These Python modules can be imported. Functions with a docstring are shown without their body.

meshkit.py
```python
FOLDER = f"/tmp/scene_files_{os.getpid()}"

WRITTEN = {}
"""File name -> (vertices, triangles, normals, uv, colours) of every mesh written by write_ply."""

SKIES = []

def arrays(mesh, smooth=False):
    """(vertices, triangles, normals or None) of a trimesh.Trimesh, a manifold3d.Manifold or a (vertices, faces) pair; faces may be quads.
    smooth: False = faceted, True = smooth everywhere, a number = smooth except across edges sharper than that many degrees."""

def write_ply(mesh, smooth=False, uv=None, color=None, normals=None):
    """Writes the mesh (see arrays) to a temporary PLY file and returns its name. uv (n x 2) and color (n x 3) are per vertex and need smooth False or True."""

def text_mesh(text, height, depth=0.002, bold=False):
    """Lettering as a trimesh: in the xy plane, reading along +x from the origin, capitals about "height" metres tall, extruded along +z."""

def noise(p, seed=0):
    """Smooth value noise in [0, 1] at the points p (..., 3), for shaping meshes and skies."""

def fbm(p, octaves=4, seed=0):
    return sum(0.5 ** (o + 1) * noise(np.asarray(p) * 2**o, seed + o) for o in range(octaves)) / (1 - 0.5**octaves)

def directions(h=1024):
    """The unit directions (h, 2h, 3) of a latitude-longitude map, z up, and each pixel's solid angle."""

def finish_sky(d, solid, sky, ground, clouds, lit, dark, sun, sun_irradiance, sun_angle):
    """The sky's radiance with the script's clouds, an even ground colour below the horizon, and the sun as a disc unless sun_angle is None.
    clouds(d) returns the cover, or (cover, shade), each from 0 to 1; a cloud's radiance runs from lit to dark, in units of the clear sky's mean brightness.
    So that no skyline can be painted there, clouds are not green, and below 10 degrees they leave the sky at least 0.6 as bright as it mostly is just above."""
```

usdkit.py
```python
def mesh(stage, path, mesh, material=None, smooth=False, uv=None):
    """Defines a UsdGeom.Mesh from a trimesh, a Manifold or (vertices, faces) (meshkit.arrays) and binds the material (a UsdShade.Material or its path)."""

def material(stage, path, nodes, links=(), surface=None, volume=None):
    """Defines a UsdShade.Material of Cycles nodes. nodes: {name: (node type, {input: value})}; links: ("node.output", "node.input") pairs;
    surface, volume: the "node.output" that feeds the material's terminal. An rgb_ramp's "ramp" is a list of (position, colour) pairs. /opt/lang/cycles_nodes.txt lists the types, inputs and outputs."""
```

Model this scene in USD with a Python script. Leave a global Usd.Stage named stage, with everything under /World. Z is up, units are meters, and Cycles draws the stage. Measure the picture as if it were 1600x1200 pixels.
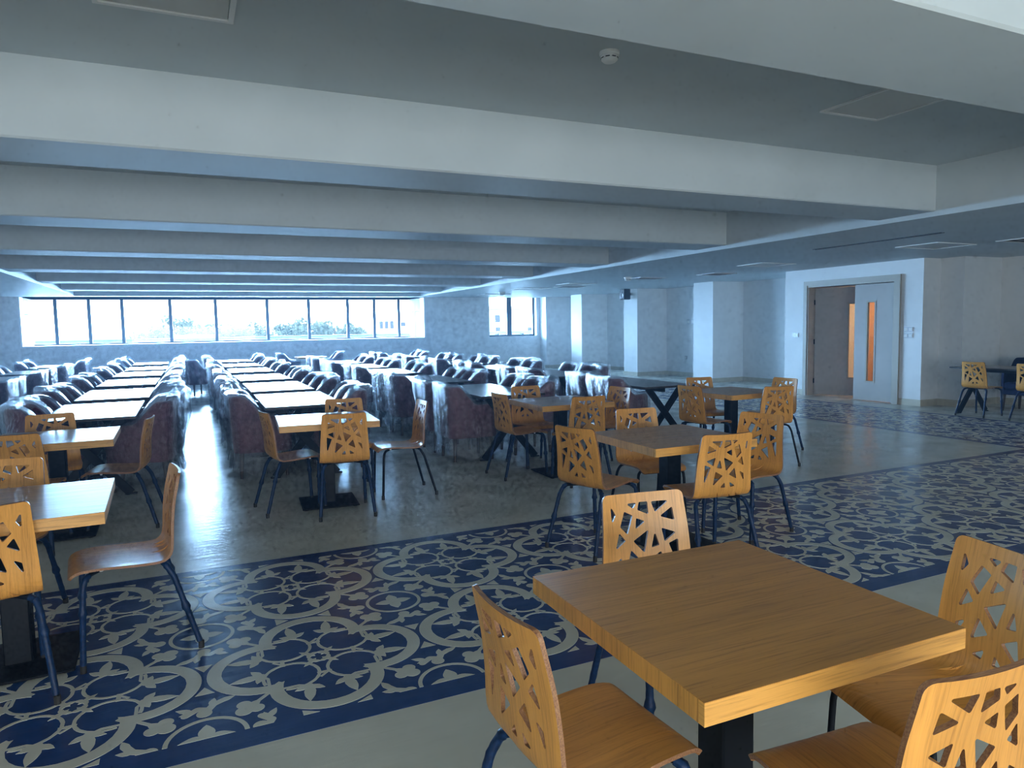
import math, random
import numpy as np
import trimesh, manifold3d as m3, shapely
from shapely.geometry import Polygon, Point, box as sbox, LineString
from shapely.ops import unary_union
from shapely import affinity
import usdkit, meshkit
from pxr import Usd, UsdGeom, UsdLux, Gf, Sdf, UsdShade

stage = Usd.Stage.CreateInMemory()
UsdGeom.SetStageUpAxis(stage, UsdGeom.Tokens.z)
UsdGeom.SetStageMetersPerUnit(stage, 1.0)
UsdGeom.Xform.Define(stage, '/World')
PI = math.pi

# ------------------------------------------------------------------ camera, sky, sun, daylight, exposure
CAM_H = 1.51
F_PX = 1094.77
EXPOSURE = 2.8
SKY_COLOR, SKY_INT = (0.62, 0.80, 1.0), 0.4
WIN_COLOR, WIN_INT = (0.36, 0.64, 1.0), 25     # daylight at the windows
BACK_COLOR, BACK_INT = (0.98, 0.91, 0.76), 0.95
SUN_INT = 3.0
TINT = (0.9, 0.9, 0.88)          # clear glass in the windows behind the viewer
HAZE = 0.0042
cam = UsdGeom.Camera.Define(stage, '/World/camera')
cam.CreateHorizontalApertureAttr(36.0); cam.CreateVerticalApertureAttr(27.0)
cam.CreateFocalLengthAttr(36.0 * F_PX / 1600)
cam.CreateClippingRangeAttr(Gf.Vec2f(0.05, 1000))
cam.GetPrim().CreateAttribute('exposure', Sdf.ValueTypeNames.Float).Set(EXPOSURE)
right = np.array([0.90768, -0.41928, -0.01788]); down = np.array([-0.05014, -0.06603, -0.99656]); fwd = np.array([0.41666, 0.90545, -0.08096])
cam.AddTransformOp().Set(Gf.Matrix4d(*right, 0, *(-down), 0, *(-fwd), 0, 0, 0, CAM_H, 1))

sky = UsdLux.DomeLight.Define(stage, '/World/sky')
sky.CreateColorAttr(Gf.Vec3f(*SKY_COLOR)); sky.CreateIntensityAttr(SKY_INT)
sun = UsdLux.DistantLight.Define(stage, '/World/sun')
sun.CreateIntensityAttr(SUN_INT); sun.CreateAngleAttr(0.6); sun.CreateColorAttr(Gf.Vec3f(1.0, 0.93, 0.82))
sun.AddRotateXYZOp().Set(Gf.Vec3f(20, -38, 0))            # high sun from the left, no windows on that side

def daylight(name, loc, rot, w, h, color, inten):
    r = UsdLux.RectLight.Define(stage, '/World/' + name)
    r.CreateWidthAttr(w); r.CreateHeightAttr(h); r.CreateColorAttr(Gf.Vec3f(*color)); r.CreateIntensityAttr(inten)
    r.AddTranslateOp().Set(Gf.Vec3d(*loc)); r.AddRotateXYZOp().Set(Gf.Vec3f(*rot))
daylight('daylight_wide_window', (3.0, 34.0, 3.9), (-90, 0, 0), 34.0, 5.0, WIN_COLOR, WIN_INT)   # bright sky low over the terrace
daylight('daylight_back_window', (0.5, -4.75, 1.05), (90, 0, 0), 7.9, 1.75, BACK_COLOR, BACK_INT)

# ------------------------------------------------------------------ materials
L = '/World/Looks/'
UsdGeom.Scope.Define(stage, '/World/Looks')
def plain(name, col, rough=0.5, spec=0.5, **kw):
    return usdkit.material(stage, L + name, {'p': ('principled_bsdf', dict(base_color=col, roughness=rough, specular_ior_level=spec, **kw))}, surface='p.BSDF')
def noisy(name, c1, c2, scale, rough=0.5, spec=0.5, mapping=(1, 1, 1), detail=4, bump=0.0, bump_scale=None, dist=0.002, coord='object', **kw):
    n = {'tc': ('texture_coordinate', {}), 'mp': ('mapping', {'scale': mapping}),
         'n': ('noise_texture', {'scale': scale, 'detail': detail}),
         'r': ('rgb_ramp', {'ramp': [(0.3, c1), (0.7, c2)]}),
         'p': ('principled_bsdf', dict(roughness=rough, specular_ior_level=spec, **kw))}
    l = [('tc.' + coord, 'mp.vector'), ('mp.vector', 'n.vector'), ('n.fac', 'r.fac'), ('r.color', 'p.base_color')]
    if bump:
        n['n2'] = ('noise_texture', {'scale': bump_scale or scale, 'detail': 3}); n['b'] = ('bump', {'strength': bump, 'distance': dist})
        l += [('mp.vector', 'n2.vector'), ('n2.fac', 'b.height'), ('b.normal', 'p.normal')]
    return usdkit.material(stage, L + name, n, l, surface='p.BSDF')
def wood(name, light, dark, mapping, rough=0.42, spec=0.5):
    n = {'tc': ('texture_coordinate', {}), 'oi': ('object_info', {}), 'ad': ('mix_vector', {'fac': 0.5}),
         'mp': ('mapping', {'scale': mapping}),
         'n': ('noise_texture', {'scale': 1.0, 'detail': 5, 'roughness': 0.62, 'distortion': 0.25}),
         'r': ('rgb_ramp', {'ramp': [(0.30, dark), (0.50, light), (0.72, tuple(min(1, c * 1.08) for c in light))]}),
         'mp2': ('mapping', {'scale': tuple(x * 0.12 for x in mapping)}),
         'n2': ('noise_texture', {'scale': 1.0, 'detail': 2}),
         'hs': ('hsv', {'saturation': 1.0}),
         'mr': ('map_range', {'from_min': 0.3, 'from_max': 0.7, 'to_min': 0.88, 'to_max': 1.10}),
         'b': ('bump', {'strength': 0.12, 'distance': 0.001}),
         'p': ('principled_bsdf', {'roughness': rough, 'specular_ior_level': spec})}
    l = [('tc.object', 'mp.vector'), ('mp.vector', 'n.vector'), ('n.fac', 'r.fac'), ('tc.object', 'mp2.vector'), ('mp2.vector', 'n2.vector'),
         ('n2.fac', 'mr.value'), ('mr.result', 'hs.value'), ('r.color', 'hs.color'), ('hs.color', 'p.base_color'), ('n.fac', 'b.height'), ('b.normal', 'p.normal')]
    n.pop('oi'); n.pop('ad')
    return usdkit.material(stage, L + name, n, l, surface='p.BSDF')

M = {}
M['wall'] = noisy('wall_paint', (0.78, 0.79, 0.79), (0.82, 0.83, 0.83), 3.0, rough=0.6, spec=0.3)
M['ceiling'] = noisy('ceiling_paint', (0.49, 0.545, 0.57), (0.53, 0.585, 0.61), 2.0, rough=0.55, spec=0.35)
M['hatch'] = plain('hatch_paint', (0.60, 0.61, 0.60), 0.6)
M['hatch_frame'] = plain('hatch_frame_paint', (0.74, 0.75, 0.75), 0.5)
M['dark_gap'] = plain('dark_gap', (0.05, 0.06, 0.07), 0.7)
M['base'] = noisy('baseboard_stone', (0.52, 0.48, 0.39), (0.60, 0.56, 0.46), 6, rough=0.3)
def floor_mat(name, c1, c2, rough=0.23):
    n = {'g': ('geometry', {}), 'mp': ('mapping', {'scale': (1, 1, 1)}), 'n': ('noise_texture', {'scale': 2.2, 'detail': 6}),
         'r': ('rgb_ramp', {'ramp': [(0.3, c1), (0.7, c2)]}),
         'mpb': ('mapping', {'scale': (1.4, 7.0, 1.0)}), 'nb': ('noise_texture', {'scale': 3.2, 'detail': 2, 'roughness': 0.5}),
         'nc': ('noise_texture', {'scale': 160.0, 'detail': 2}), 'ad': ('math', {'math_type': 'multiply_add', 'value2': 0.05}),
         'b': ('bump', {'strength': 0.35, 'distance': 0.006}),
         'mr': ('map_range', {'from_min': 0.35, 'from_max': 0.65, 'to_min': rough * 0.8, 'to_max': rough * 1.3}),
         'p': ('principled_bsdf', {'specular_ior_level': 0.42})}
    l = [('g.position', 'mp.vector'), ('mp.vector', 'n.vector'), ('n.fac', 'r.fac'), ('r.color', 'p.base_color'), ('g.position', 'mpb.vector'), ('mpb.vector', 'nb.vector'),
         ('mp.vector', 'nc.vector'), ('nc.fac', 'ad.value1'), ('nb.fac', 'ad.value3'), ('ad.value', 'b.height'), ('b.normal', 'p.normal'), ('n.fac', 'mr.value'), ('mr.result', 'p.roughness')]
    return usdkit.material(stage, L + name, n, l, surface='p.BSDF')
M['floor'] = floor_mat('floor_vinyl', (0.53, 0.525, 0.455), (0.59, 0.585, 0.51))
M['blue'] = floor_mat('floor_blue', (0.012, 0.045, 0.16), (0.016, 0.055, 0.19), 0.24)
M['motif'] = floor_mat('floor_motif', (0.53, 0.525, 0.455), (0.59, 0.585, 0.51), 0.24)
OAK, OAKD = (0.50, 0.22, 0.048), (0.34, 0.14, 0.028)
M['oak_top'] = wood('oak_table_top', OAK, OAKD, (5, 130, 130), 0.34, 0.5)
M['oak_edge'] = wood('oak_table_edge', (0.68, 0.33, 0.075), (0.42, 0.19, 0.04), (6, 6, 150), 0.4)
M['oak_edge_v'] = wood('oak_table_edge_vertical_grain', (0.58, 0.27, 0.060), (0.34, 0.15, 0.03), (6, 150, 6), 0.4)
M['oak_shell'] = wood('oak_chair_shell', (0.64, 0.29, 0.062), (0.46, 0.195, 0.04), (140, 6, 6), 0.32, 0.5)
M['ply'] = noisy('ply_edge', (0.16, 0.06, 0.03), (0.34, 0.17, 0.075), 1.0, mapping=(25, 260, 260), rough=0.5)
M['black_metal'] = plain('black_metal', (0.005, 0.007, 0.011), 0.42, 0.15)
M['blue_wrap'] = noisy('blue_film_wrap', (0.002, 0.012, 0.045), (0.004, 0.026, 0.085), 60, rough=0.45, spec=0.25, bump=0.6, bump_scale=90, dist=0.003)
M['rubber'] = plain('rubber', (0.015, 0.015, 0.016), 0.7)
M['walnut'] = noisy('dark_walnut_laminate', (0.105, 0.070, 0.055), (0.165, 0.115, 0.09), 1.0, mapping=(60, 4, 60), rough=0.3, spec=0.6)
M['walnut_edge'] = plain('dark_table_edge', (0.03, 0.025, 0.025), 0.45)
M['burgundy'] = noisy('burgundy_velvet', (0.10, 0.016, 0.034), (0.15, 0.028, 0.052), 30, rough=0.8, spec=0.25, sheen_weight=0.25)
M['navy'] = noisy('navy_upholstery', (0.008, 0.014, 0.045), (0.012, 0.02, 0.06), 40, rough=0.8, spec=0.2)
M['chair_leg'] = noisy('dark_wood_leg', (0.03, 0.018, 0.012), (0.055, 0.032, 0.02), 1.0, mapping=(40, 40, 5), rough=0.4)
M['film'] = usdkit.material(stage, L + 'plastic_film', {
    'tc': ('texture_coordinate', {}), 'mp': ('mapping', {'scale': (1, 1, 0.45)}),
    'n': ('noise_texture', {'scale': 11, 'detail': 5, 'roughness': 0.6, 'distortion': 2.5}), 'b': ('bump', {'strength': 1.0, 'distance': 0.026}),
    't': ('transparent_bsdf', {'color': (0.93, 0.95, 0.97)}), 'g': ('glossy_bsdf', {'color': (0.9, 0.93, 0.97), 'roughness': 0.10}),
    'd': ('principled_bsdf', {'base_color': (0.62, 0.66, 0.72), 'roughness': 0.3}), 'tl': ('translucent_bsdf', {'color': (0.55, 0.62, 0.72)}),
    'lw': ('layer_weight', {'blend': 0.26}), 'mr': ('map_range', {'from_min': 0.0, 'from_max': 1.0, 'to_min': 0.03, 'to_max': 0.5}),
    'm0': ('mix_closure', {'fac': 0.5}), 'm1': ('mix_closure', {'fac': 0.10}), 'm2': ('mix_closure', {})},
    [('tc.object', 'mp.vector'), ('mp.vector', 'n.vector'), ('n.fac', 'b.height'), ('b.normal', 'g.normal'), ('b.normal', 'lw.normal'), ('b.normal', 'd.normal'),
     ('d.BSDF', 'm0.closure1'), ('tl.BSDF', 'm0.closure2'),
     ('t.BSDF', 'm1.closure1'), ('m0.closure', 'm1.closure2'), ('lw.fresnel', 'mr.value'), ('mr.result', 'm2.fac'), ('m1.closure', 'm2.closure1'), ('g.BSDF', 'm2.closure2')], surface='m2.closure')
M['glass'] = usdkit.material(stage, L + 'window_glass', {
    't': ('transparent_bsdf', {'color': (0.96, 0.98, 0.98)}), 'g': ('glossy_bsdf', {'color': (1, 1, 1), 'roughness': 0.02}),
    'f': ('fresnel', {'IOR': 1.4}), 'm': ('mix_closure', {})},
    [('f.fac', 'm.fac'), ('t.BSDF', 'm.closure1'), ('g.BSDF', 'm.closure2')], surface='m.closure')
M['tinted'] = usdkit.material(stage, L + 'bronze_glass', {'t': ('transparent_bsdf', {'color': TINT}), 'g': ('glossy_bsdf', {'color': (1, 1, 1), 'roughness': 0.02}), 'm': ('mix_closure', {'fac': 0.06})},
    [('t.BSDF', 'm.closure1'), ('g.BSDF', 'm.closure2')], surface='m.closure')
M['frame'] = plain('window_frame_aluminium', (0.05, 0.065, 0.08), 0.4)
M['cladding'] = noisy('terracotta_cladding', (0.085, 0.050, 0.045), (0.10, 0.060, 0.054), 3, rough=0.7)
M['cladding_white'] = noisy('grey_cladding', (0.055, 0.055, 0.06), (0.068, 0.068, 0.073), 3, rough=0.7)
M['parapet'] = noisy('parapet_concrete', (0.22, 0.24, 0.25), (0.30, 0.32, 0.33), 2, rough=0.8)
M['ground'] = noisy('outdoor_ground', (0.38, 0.36, 0.32), (0.46, 0.44, 0.40), 0.1, rough=0.9)
M['leaf'] = usdkit.material(stage, L + 'leaf', {'oi': ('geometry', {}), 'r': ('rgb_ramp', {'ramp': [(0, (0.16, 0.20, 0.15)), (1, (0.34, 0.38, 0.30))]}),
    'p': ('principled_bsdf', {'roughness': 0.6}), 'tl': ('translucent_bsdf', {}), 'm': ('mix_closure', {'fac': 0.35})},
    [('oi.random_per_island', 'r.fac'), ('r.color', 'p.base_color'), ('r.color', 'tl.color'), ('p.BSDF', 'm.closure1'), ('tl.BSDF', 'm.closure2')], surface='m.closure')
M['bark'] = plain('bark', (0.14, 0.10, 0.07), 0.9)
M['house'] = noisy('pale_render', (0.62, 0.60, 0.56), (0.7, 0.68, 0.64), 0.5, rough=0.8)
M['house_b'] = noisy('green_grey_render', (0.42, 0.50, 0.46), (0.52, 0.60, 0.56), 0.5, rough=0.8)
M['house_window'] = plain('dark_window', (0.05, 0.07, 0.09), 0.2)
M['door_frame'] = plain('door_frame_paint', (0.42, 0.38, 0.32), 0.45)
M['door_leaf'] = noisy('door_laminate', (0.42, 0.40, 0.38), (0.46, 0.44, 0.42), 2, rough=0.45)
M['corridor'] = plain('corridor_paint', (0.6, 0.36, 0.16), 0.7)
M['white_plastic'] = plain('white_plastic', (0.78, 0.78, 0.76), 0.35)
M['silver_plastic'] = plain('silver_plate', (0.62, 0.64, 0.68), 0.25, 0.7)
M['black_plastic'] = plain('black_plastic', (0.02, 0.022, 0.025), 0.35)
M['lens'] = plain('grey_cone', (0.16, 0.17, 0.19), 0.25)
M['lamp'] = usdkit.material(stage, L + 'lamp_glow', {'e': ('emission', {'color': (1.0, 0.62, 0.28), 'strength': 3.5})}, surface='e.emission')

# ------------------------------------------------------------------ helpers
used = {}
def numbered(parent, name):
    k = parent + '/' + name
    i = used.get(k, 0); used[k] = i + 1
    return k if i == 0 else f'{k}_{i:03d}'
def setd(prim, **kw):
    for k, v in kw.items():
        if v: prim.SetCustomDataByKey(k, v)
def obj(name, mesh, mat, parent=None, smooth=False, label=None):
    p = '/World' if parent is None else str(parent.GetPath())
    pr = usdkit.mesh(stage, numbered(p, name), mesh, M[mat] if isinstance(mat, str) else mat, smooth=smooth).GetPrim()
    if label: setd(pr, label=label)
    return pr
def place(x, loc, rotz=0.0, scale=None):
    x.AddTranslateOp().Set(Gf.Vec3d(*map(float, loc))); x.AddRotateZOp().Set(float(rotz))
    if scale: x.AddScaleOp().Set(Gf.Vec3f(*scale))
def thing(name, label=None, cat=None, loc=(0, 0, 0), rotz=0.0, group=None, kind=None):
    x = UsdGeom.Xform.Define(stage, numbered('/World', name)); place(x, loc, rotz)
    setd(x.GetPrim(), label=label, category=cat, group=group, kind=kind)
    return x.GetPrim()
def dup(src, name, label, cat, loc, rotz, group, scale=None):
    x = UsdGeom.Xform.Define(stage, numbered('/World', name)); place(x, loc, rotz, scale)
    o = x.GetPrim(); setd(o, label=label, category=cat, group=group)
    o.GetReferences().AddInternalReference(src.GetPath()); o.SetInstanceable(True)
    return o
class Placer:
    """First use builds the thing, later uses reference it."""
    def __init__(self, build): self.build, self.first = build, None
    def __call__(self, name, label, cat, loc, rotz, group):
        if self.first is None:
            t = thing(name, label, cat, loc, rotz, group); self.build(t); self.first = t; return t
        return dup(self.first, name, label, cat, loc, rotz, group)
def cat_(ms): return trimesh.util.concatenate(ms)
def bx(x0, x1, y0, y1, z0, z1):
    b = trimesh.creation.box((x1 - x0, y1 - y0, z1 - z0)); b.apply_translation(((x0 + x1) / 2, (y0 + y1) / 2, (z0 + z1) / 2)); return b
def rbox(x0, x1, y0, y1, z0, z1, c=0.004):
    """Chamfered box."""
    c = min(c, (x1 - x0) / 2.1, (y1 - y0) / 2.1, (z1 - z0) / 2.1)
    pts = []
    for x, sx in ((x0, 1), (x1, -1)):
        for y, sy in ((y0, 1), (y1, -1)):
            for z, sz in ((z0, 1), (z1, -1)):
                pts += [(x + sx * c, y + sy * c, z), (x + sx * c, y, z + sz * c), (x, y + sy * c, z + sz * c)]
    return trimesh.convex.convex_hull(np.array(pts))
def tube(pts, r, seg=8, cap=True):
    pts = np.asarray(pts, float); n = len(pts)
    r = np.full(n, r) if np.ndim(r) == 0 else np.asarray(r, float)
    T = np.gradient(pts, axis=0); T /= np.linalg.norm(T, axis=1, keepdims=True)
    ref = np.array([0.3, 0.9, 0.2]) if abs(T[0] @ np.array([0.3, 0.9, 0.2])) < 0.9 else np.array([1.0, 0, 0])
    u = np.cross(T[0], ref); u /= np.linalg.norm(u); V = []
    for i in range(n):
        u = u - T[i] * (u @ T[i]); u /= np.linalg.norm(u); w = np.cross(T[i], u)
        a = np.arange(seg) * 2 * PI / seg
        V.append(pts[i] + r[i] * (np.cos(a)[:, None] * u + np.sin(a)[:, None] * w))
    V = np.vstack(V); F = []
    for i in range(n - 1):
        for k in range(seg):
            a, b = i * seg + k, i * seg + (k + 1) % seg
            F += [(a, b, b + seg), (a, b + seg, a + seg)]
    if cap:
        V = np.vstack([V, pts[0], pts[-1]]); c0, c1 = len(V) - 2, len(V) - 1
        for k in range(seg):
            F += [(c0, (k + 1) % seg, k), (c1, (n - 1) * seg + k, (n - 1) * seg + (k + 1) % seg)]
    return trimesh.Trimesh(V, np.array(F), process=False)
def smooth_path(pts, n=16):
    pts = np.asarray(pts, float); out = []
    P = np.vstack([2 * pts[0] - pts[1], pts, 2 * pts[-1] - pts[-2]])
    k = max(2, n // (len(pts) - 1))
    for i in range(1, len(P) - 2):
        for t in np.arange(k) / k:
            a, b, c, d = P[i - 1], P[i], P[i + 1], P[i + 2]
            out.append(0.5 * (2 * b + (c - a) * t + (2 * a - 5 * b + 4 * c - d) * t * t + (3 * b - a - 3 * c + d) * t ** 3))
    out.append(pts[-1]); return np.array(out)
def lathe(prof, seg=24):
    return trimesh.creation.revolve(np.array(prof, float), sections=seg)
def cs(poly):
    rings = []
    for g in getattr(poly, 'geoms', [poly]):
        if g.is_empty or g.geom_type != 'Polygon': continue
        rings.append(np.array(g.exterior.coords)[:-1]); rings += [np.array(i.coords)[:-1] for i in g.interiors]
    return m3.CrossSection(rings, m3.FillRule.EvenOdd)
def extrude(poly, h):
    m = m3.Manifold.extrude(cs(poly), h); d = m.to_mesh()
    return trimesh.Trimesh(d.vert_properties[:, :3], d.tri_verts, process=False)
def prism(poly, z0, z1):
    m = extrude(poly, z1 - z0); m.apply_translation((0, 0, z0)); return m
def move(m, loc, rz=0.0):
    m = m.copy()
    if rz: m.apply_transform(trimesh.transformations.rotation_matrix(math.radians(rz), (0, 0, 1)))
    m.apply_translation(loc); return m
def xyz(m, rx=0, ry=0, rz=0):
    for a, ax in ((rx, (1, 0, 0)), (ry, (0, 1, 0)), (rz, (0, 0, 1))):
        if a: m.apply_transform(trimesh.transformations.rotation_matrix(math.radians(a), ax))
    return m
def struct(name, mesh, mat, label=None, cat=None):
    o = obj(name, mesh, mat); setd(o, kind='structure', label=label, category=cat); return o

# ------------------------------------------------------------------ room shell
ZS, ZP = 2.57, 3.08                 # soffit and recessed ceiling
XL, XR, YB, YW = -6.3, 14.2, -4.8, 23.0
PXL, PXR, PY0, PY1 = -2.75, 7.05, -4.3, 22.4   # the coffered recess
WT = 0.25

# floor and its patterned bands
fl = thing('floor', 'cream polished vinyl floor with blue patterned bands', None, kind='structure')
obj('floor_slab', bx(XL - WT, XR + 3.2, YB - WT, YW + 2.2, -0.2, 0.0), 'floor', fl)
P = 0.975
X0M, Y0M = 0.4775, 3.2425           # centre of one medallion
B1 = (-5.85, 10.88, 2.63, 4.80)     # x0, x1, y0, y1
B2 = (8.74, 10.88, 4.80, 16.9)
band_shape = unary_union([sbox(B1[0], B1[2], B1[1], B1[3]), sbox(B2[0], B2[2] - 0.01, B2[1], B2[3])])
region = unary_union([sbox(B1[0], Y0M - P / 2, B1[1] - 0.1, Y0M + 1.5 * P), sbox(B2[0] + 0.1, B2[2], B2[1] - 0.1, B2[3] - 0.1)])
band = obj('patterned_band', prism(band_shape, -0.01, 0.0012), 'blue', fl, label='navy blue floor bands that carry cream medallions')

def circ(x, y, r, q=12): return Point(x, y).buffer(r, quad_segs=q)
def ring(x, y, r, w, q=10): return circ(x, y, r + w / 2, q).difference(circ(x, y, r - w / 2, q))
def rotp(g, a): return affinity.rotate(g, a, origin=(0, 0))
def petal(x, y, ang, ln, w):
    t = np.linspace(0, 1, 9); h = w / 2 * np.sin(PI * np.minimum(1, t ** 0.8)) ** 0.9
    p = Polygon(np.r_[np.c_[t * ln, h], np.c_[t[::-1] * ln, -h[::-1]][1:-1]])
    return affinity.translate(affinity.rotate(p, ang, origin=(0, 0)), x, y)
def ivy(x, y, ang, s=1.0):
    return unary_union([petal(x, y, ang, 0.135 * s, 0.05 * s), petal(x, y, ang + 62, 0.07 * s, 0.036 * s), petal(x, y, ang - 62, 0.07 * s, 0.036 * s), circ(x, y, 0.016 * s, 4)])
def motif_medallion():
    outer = unary_union([circ(0.235 * c, 0.235 * s, 0.243, 14) for c, s in ((1, 0), (0, 1), (-1, 0), (0, -1))] + [sbox(-.2, -.2, .2, .2)])
    inner = unary_union([circ(0.235 * c, 0.235 * s, 0.183, 14) for c, s in ((1, 0), (0, 1), (-1, 0), (0, -1))] + [circ(0, 0, 0.2)])
    one = [ring(0.137, 0.137, 0.118, 0.015).difference(Polygon([(0.137, 0.137), (0.33, 0.20), (0.33, 0.33), (0.20, 0.33)])),
           affinity.rotate(sbox(0.175, 0.168, 0.235, 0.184), 45, origin=(0.19, 0.19)), sbox(0.152, -0.032, 0.170, 0.032),
           affinity.rotate(sbox(0.14, -0.006, 0.21, 0.006), -45, origin=(0.178, 0)),
           ivy(0.258, 0.078, 8), ivy(0.258, -0.078, -8),
           LineString([(0.235, 0.195), (0.235, 0.12), (0.262, 0.08)]).buffer(0.007), LineString([(0.235, -0.195), (0.235, -0.12), (0.262, -0.08)]).buffer(0.007)]
    lily = unary_union([petal(0.035, 0, 0, 0.075, 0.026), petal(0.05, 0, 118, 0.042, 0.024), petal(0.05, 0, -118, 0.042, 0.024), petal(0.05, 0, 180, 0.032, 0.02)])
    one += [rotp(lily, 45)]
    inside = unary_union([rotp(g, 90 * k) for k in range(4) for g in one]).intersection(inner.buffer(0.01))
    return unary_union([outer.difference(inner), inside])
def motif_clover():
    return unary_union([sbox(0.33, -0.009, 0.44, 0.009), circ(0.455, 0.032, 0.03, 6), circ(0.455, -0.032, 0.03, 6), circ(0.492, 0, 0.034, 6), petal(0.40, 0, 0, 0.09, 0.04)])
def motif_rosette():
    return unary_union([ring(0, 0, 0.142, 0.018), circ(0, 0, 0.03, 6)] + [petal(0, 0, 90 * k, 0.10, 0.062) for k in range(4)])
def motif_curl():
    """acanthus scroll, laid along +y from a rosette's centre."""
    c = LineString([(-0.075, 0.20), (-0.03, 0.235), (0.01, 0.215), (0.03, 0.25), (0.075, 0.275)]).buffer(0.016)
    return unary_union([c, circ(-0.005, 0.192, 0.03, 6), petal(0.045, 0.262, 20, 0.075, 0.034), petal(0.02, 0.245, 75, 0.06, 0.03), petal(-0.05, 0.225, 150, 0.07, 0.032), petal(-0.04, 0.225, 195, 0.06, 0.026)])
tri_ = Polygon([(0, 0.075), (0.038, 0.138), (-0.038, 0.138)])
med, clo, ros, cur = motif_medallion(), motif_clover(), motif_rosette(), motif_curl()
small = unary_union([rotp(clo, 45 + 90 * k) for k in range(4)] )
cell_extra = [small] + [affinity.translate(rotp(tri_, 90 * k), *((P / 2, 0), (0, P / 2), (P / 2, 0), (0, P / 2))[k]) for k in range(4)]
scroll = unary_union([affinity.translate(rotp(g, 90 * k), P / 2, P / 2) for k in range(4) for g in (cur,)])
med, small_all, ros_all = med.simplify(0.0015), unary_union(cell_extra).simplify(0.001), unary_union([affinity.translate(ros, P / 2, P / 2), scroll]).simplify(0.001)
clip_med = med.buffer(0.012)
ix0, ix1 = -7, 11; iy0, iy1 = -1, 15
for i in range(ix0, ix1 + 1):
    for j in range(iy0, iy1 + 1):
        cx, cy = X0M + P * i, Y0M + P * j
        if not region.intersects(sbox(cx - P * 0.7, cy - P * 0.7, cx + P * 0.7, cy + P * 0.7)): continue
        for nm, g, zz in (('medallion', med, 0.0024), ('clover_motif', small_all, 0.0022), ('rosette_motif', ros_all, 0.0020)):
            q = affinity.translate(g, cx, cy)
            if not region.contains(q): q = q.intersection(region)
            if q.is_empty or q.area < 1e-3: continue
            obj(nm, prism(q, 0.0, zz), 'motif', band)

# ceiling: soffit ring, recess top, cross beams
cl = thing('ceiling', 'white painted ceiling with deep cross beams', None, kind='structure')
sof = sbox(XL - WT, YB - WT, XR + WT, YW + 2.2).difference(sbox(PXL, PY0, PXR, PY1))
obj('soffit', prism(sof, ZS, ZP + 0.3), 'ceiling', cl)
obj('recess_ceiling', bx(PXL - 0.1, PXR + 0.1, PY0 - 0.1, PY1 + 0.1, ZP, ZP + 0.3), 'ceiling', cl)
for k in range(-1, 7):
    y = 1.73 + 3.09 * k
    obj('cross_beam', rbox(PXL - 0.02, PXR + 0.02, y, y + 0.67, 2.62, ZP + 0.05, 0.012), 'ceiling', cl)

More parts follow.
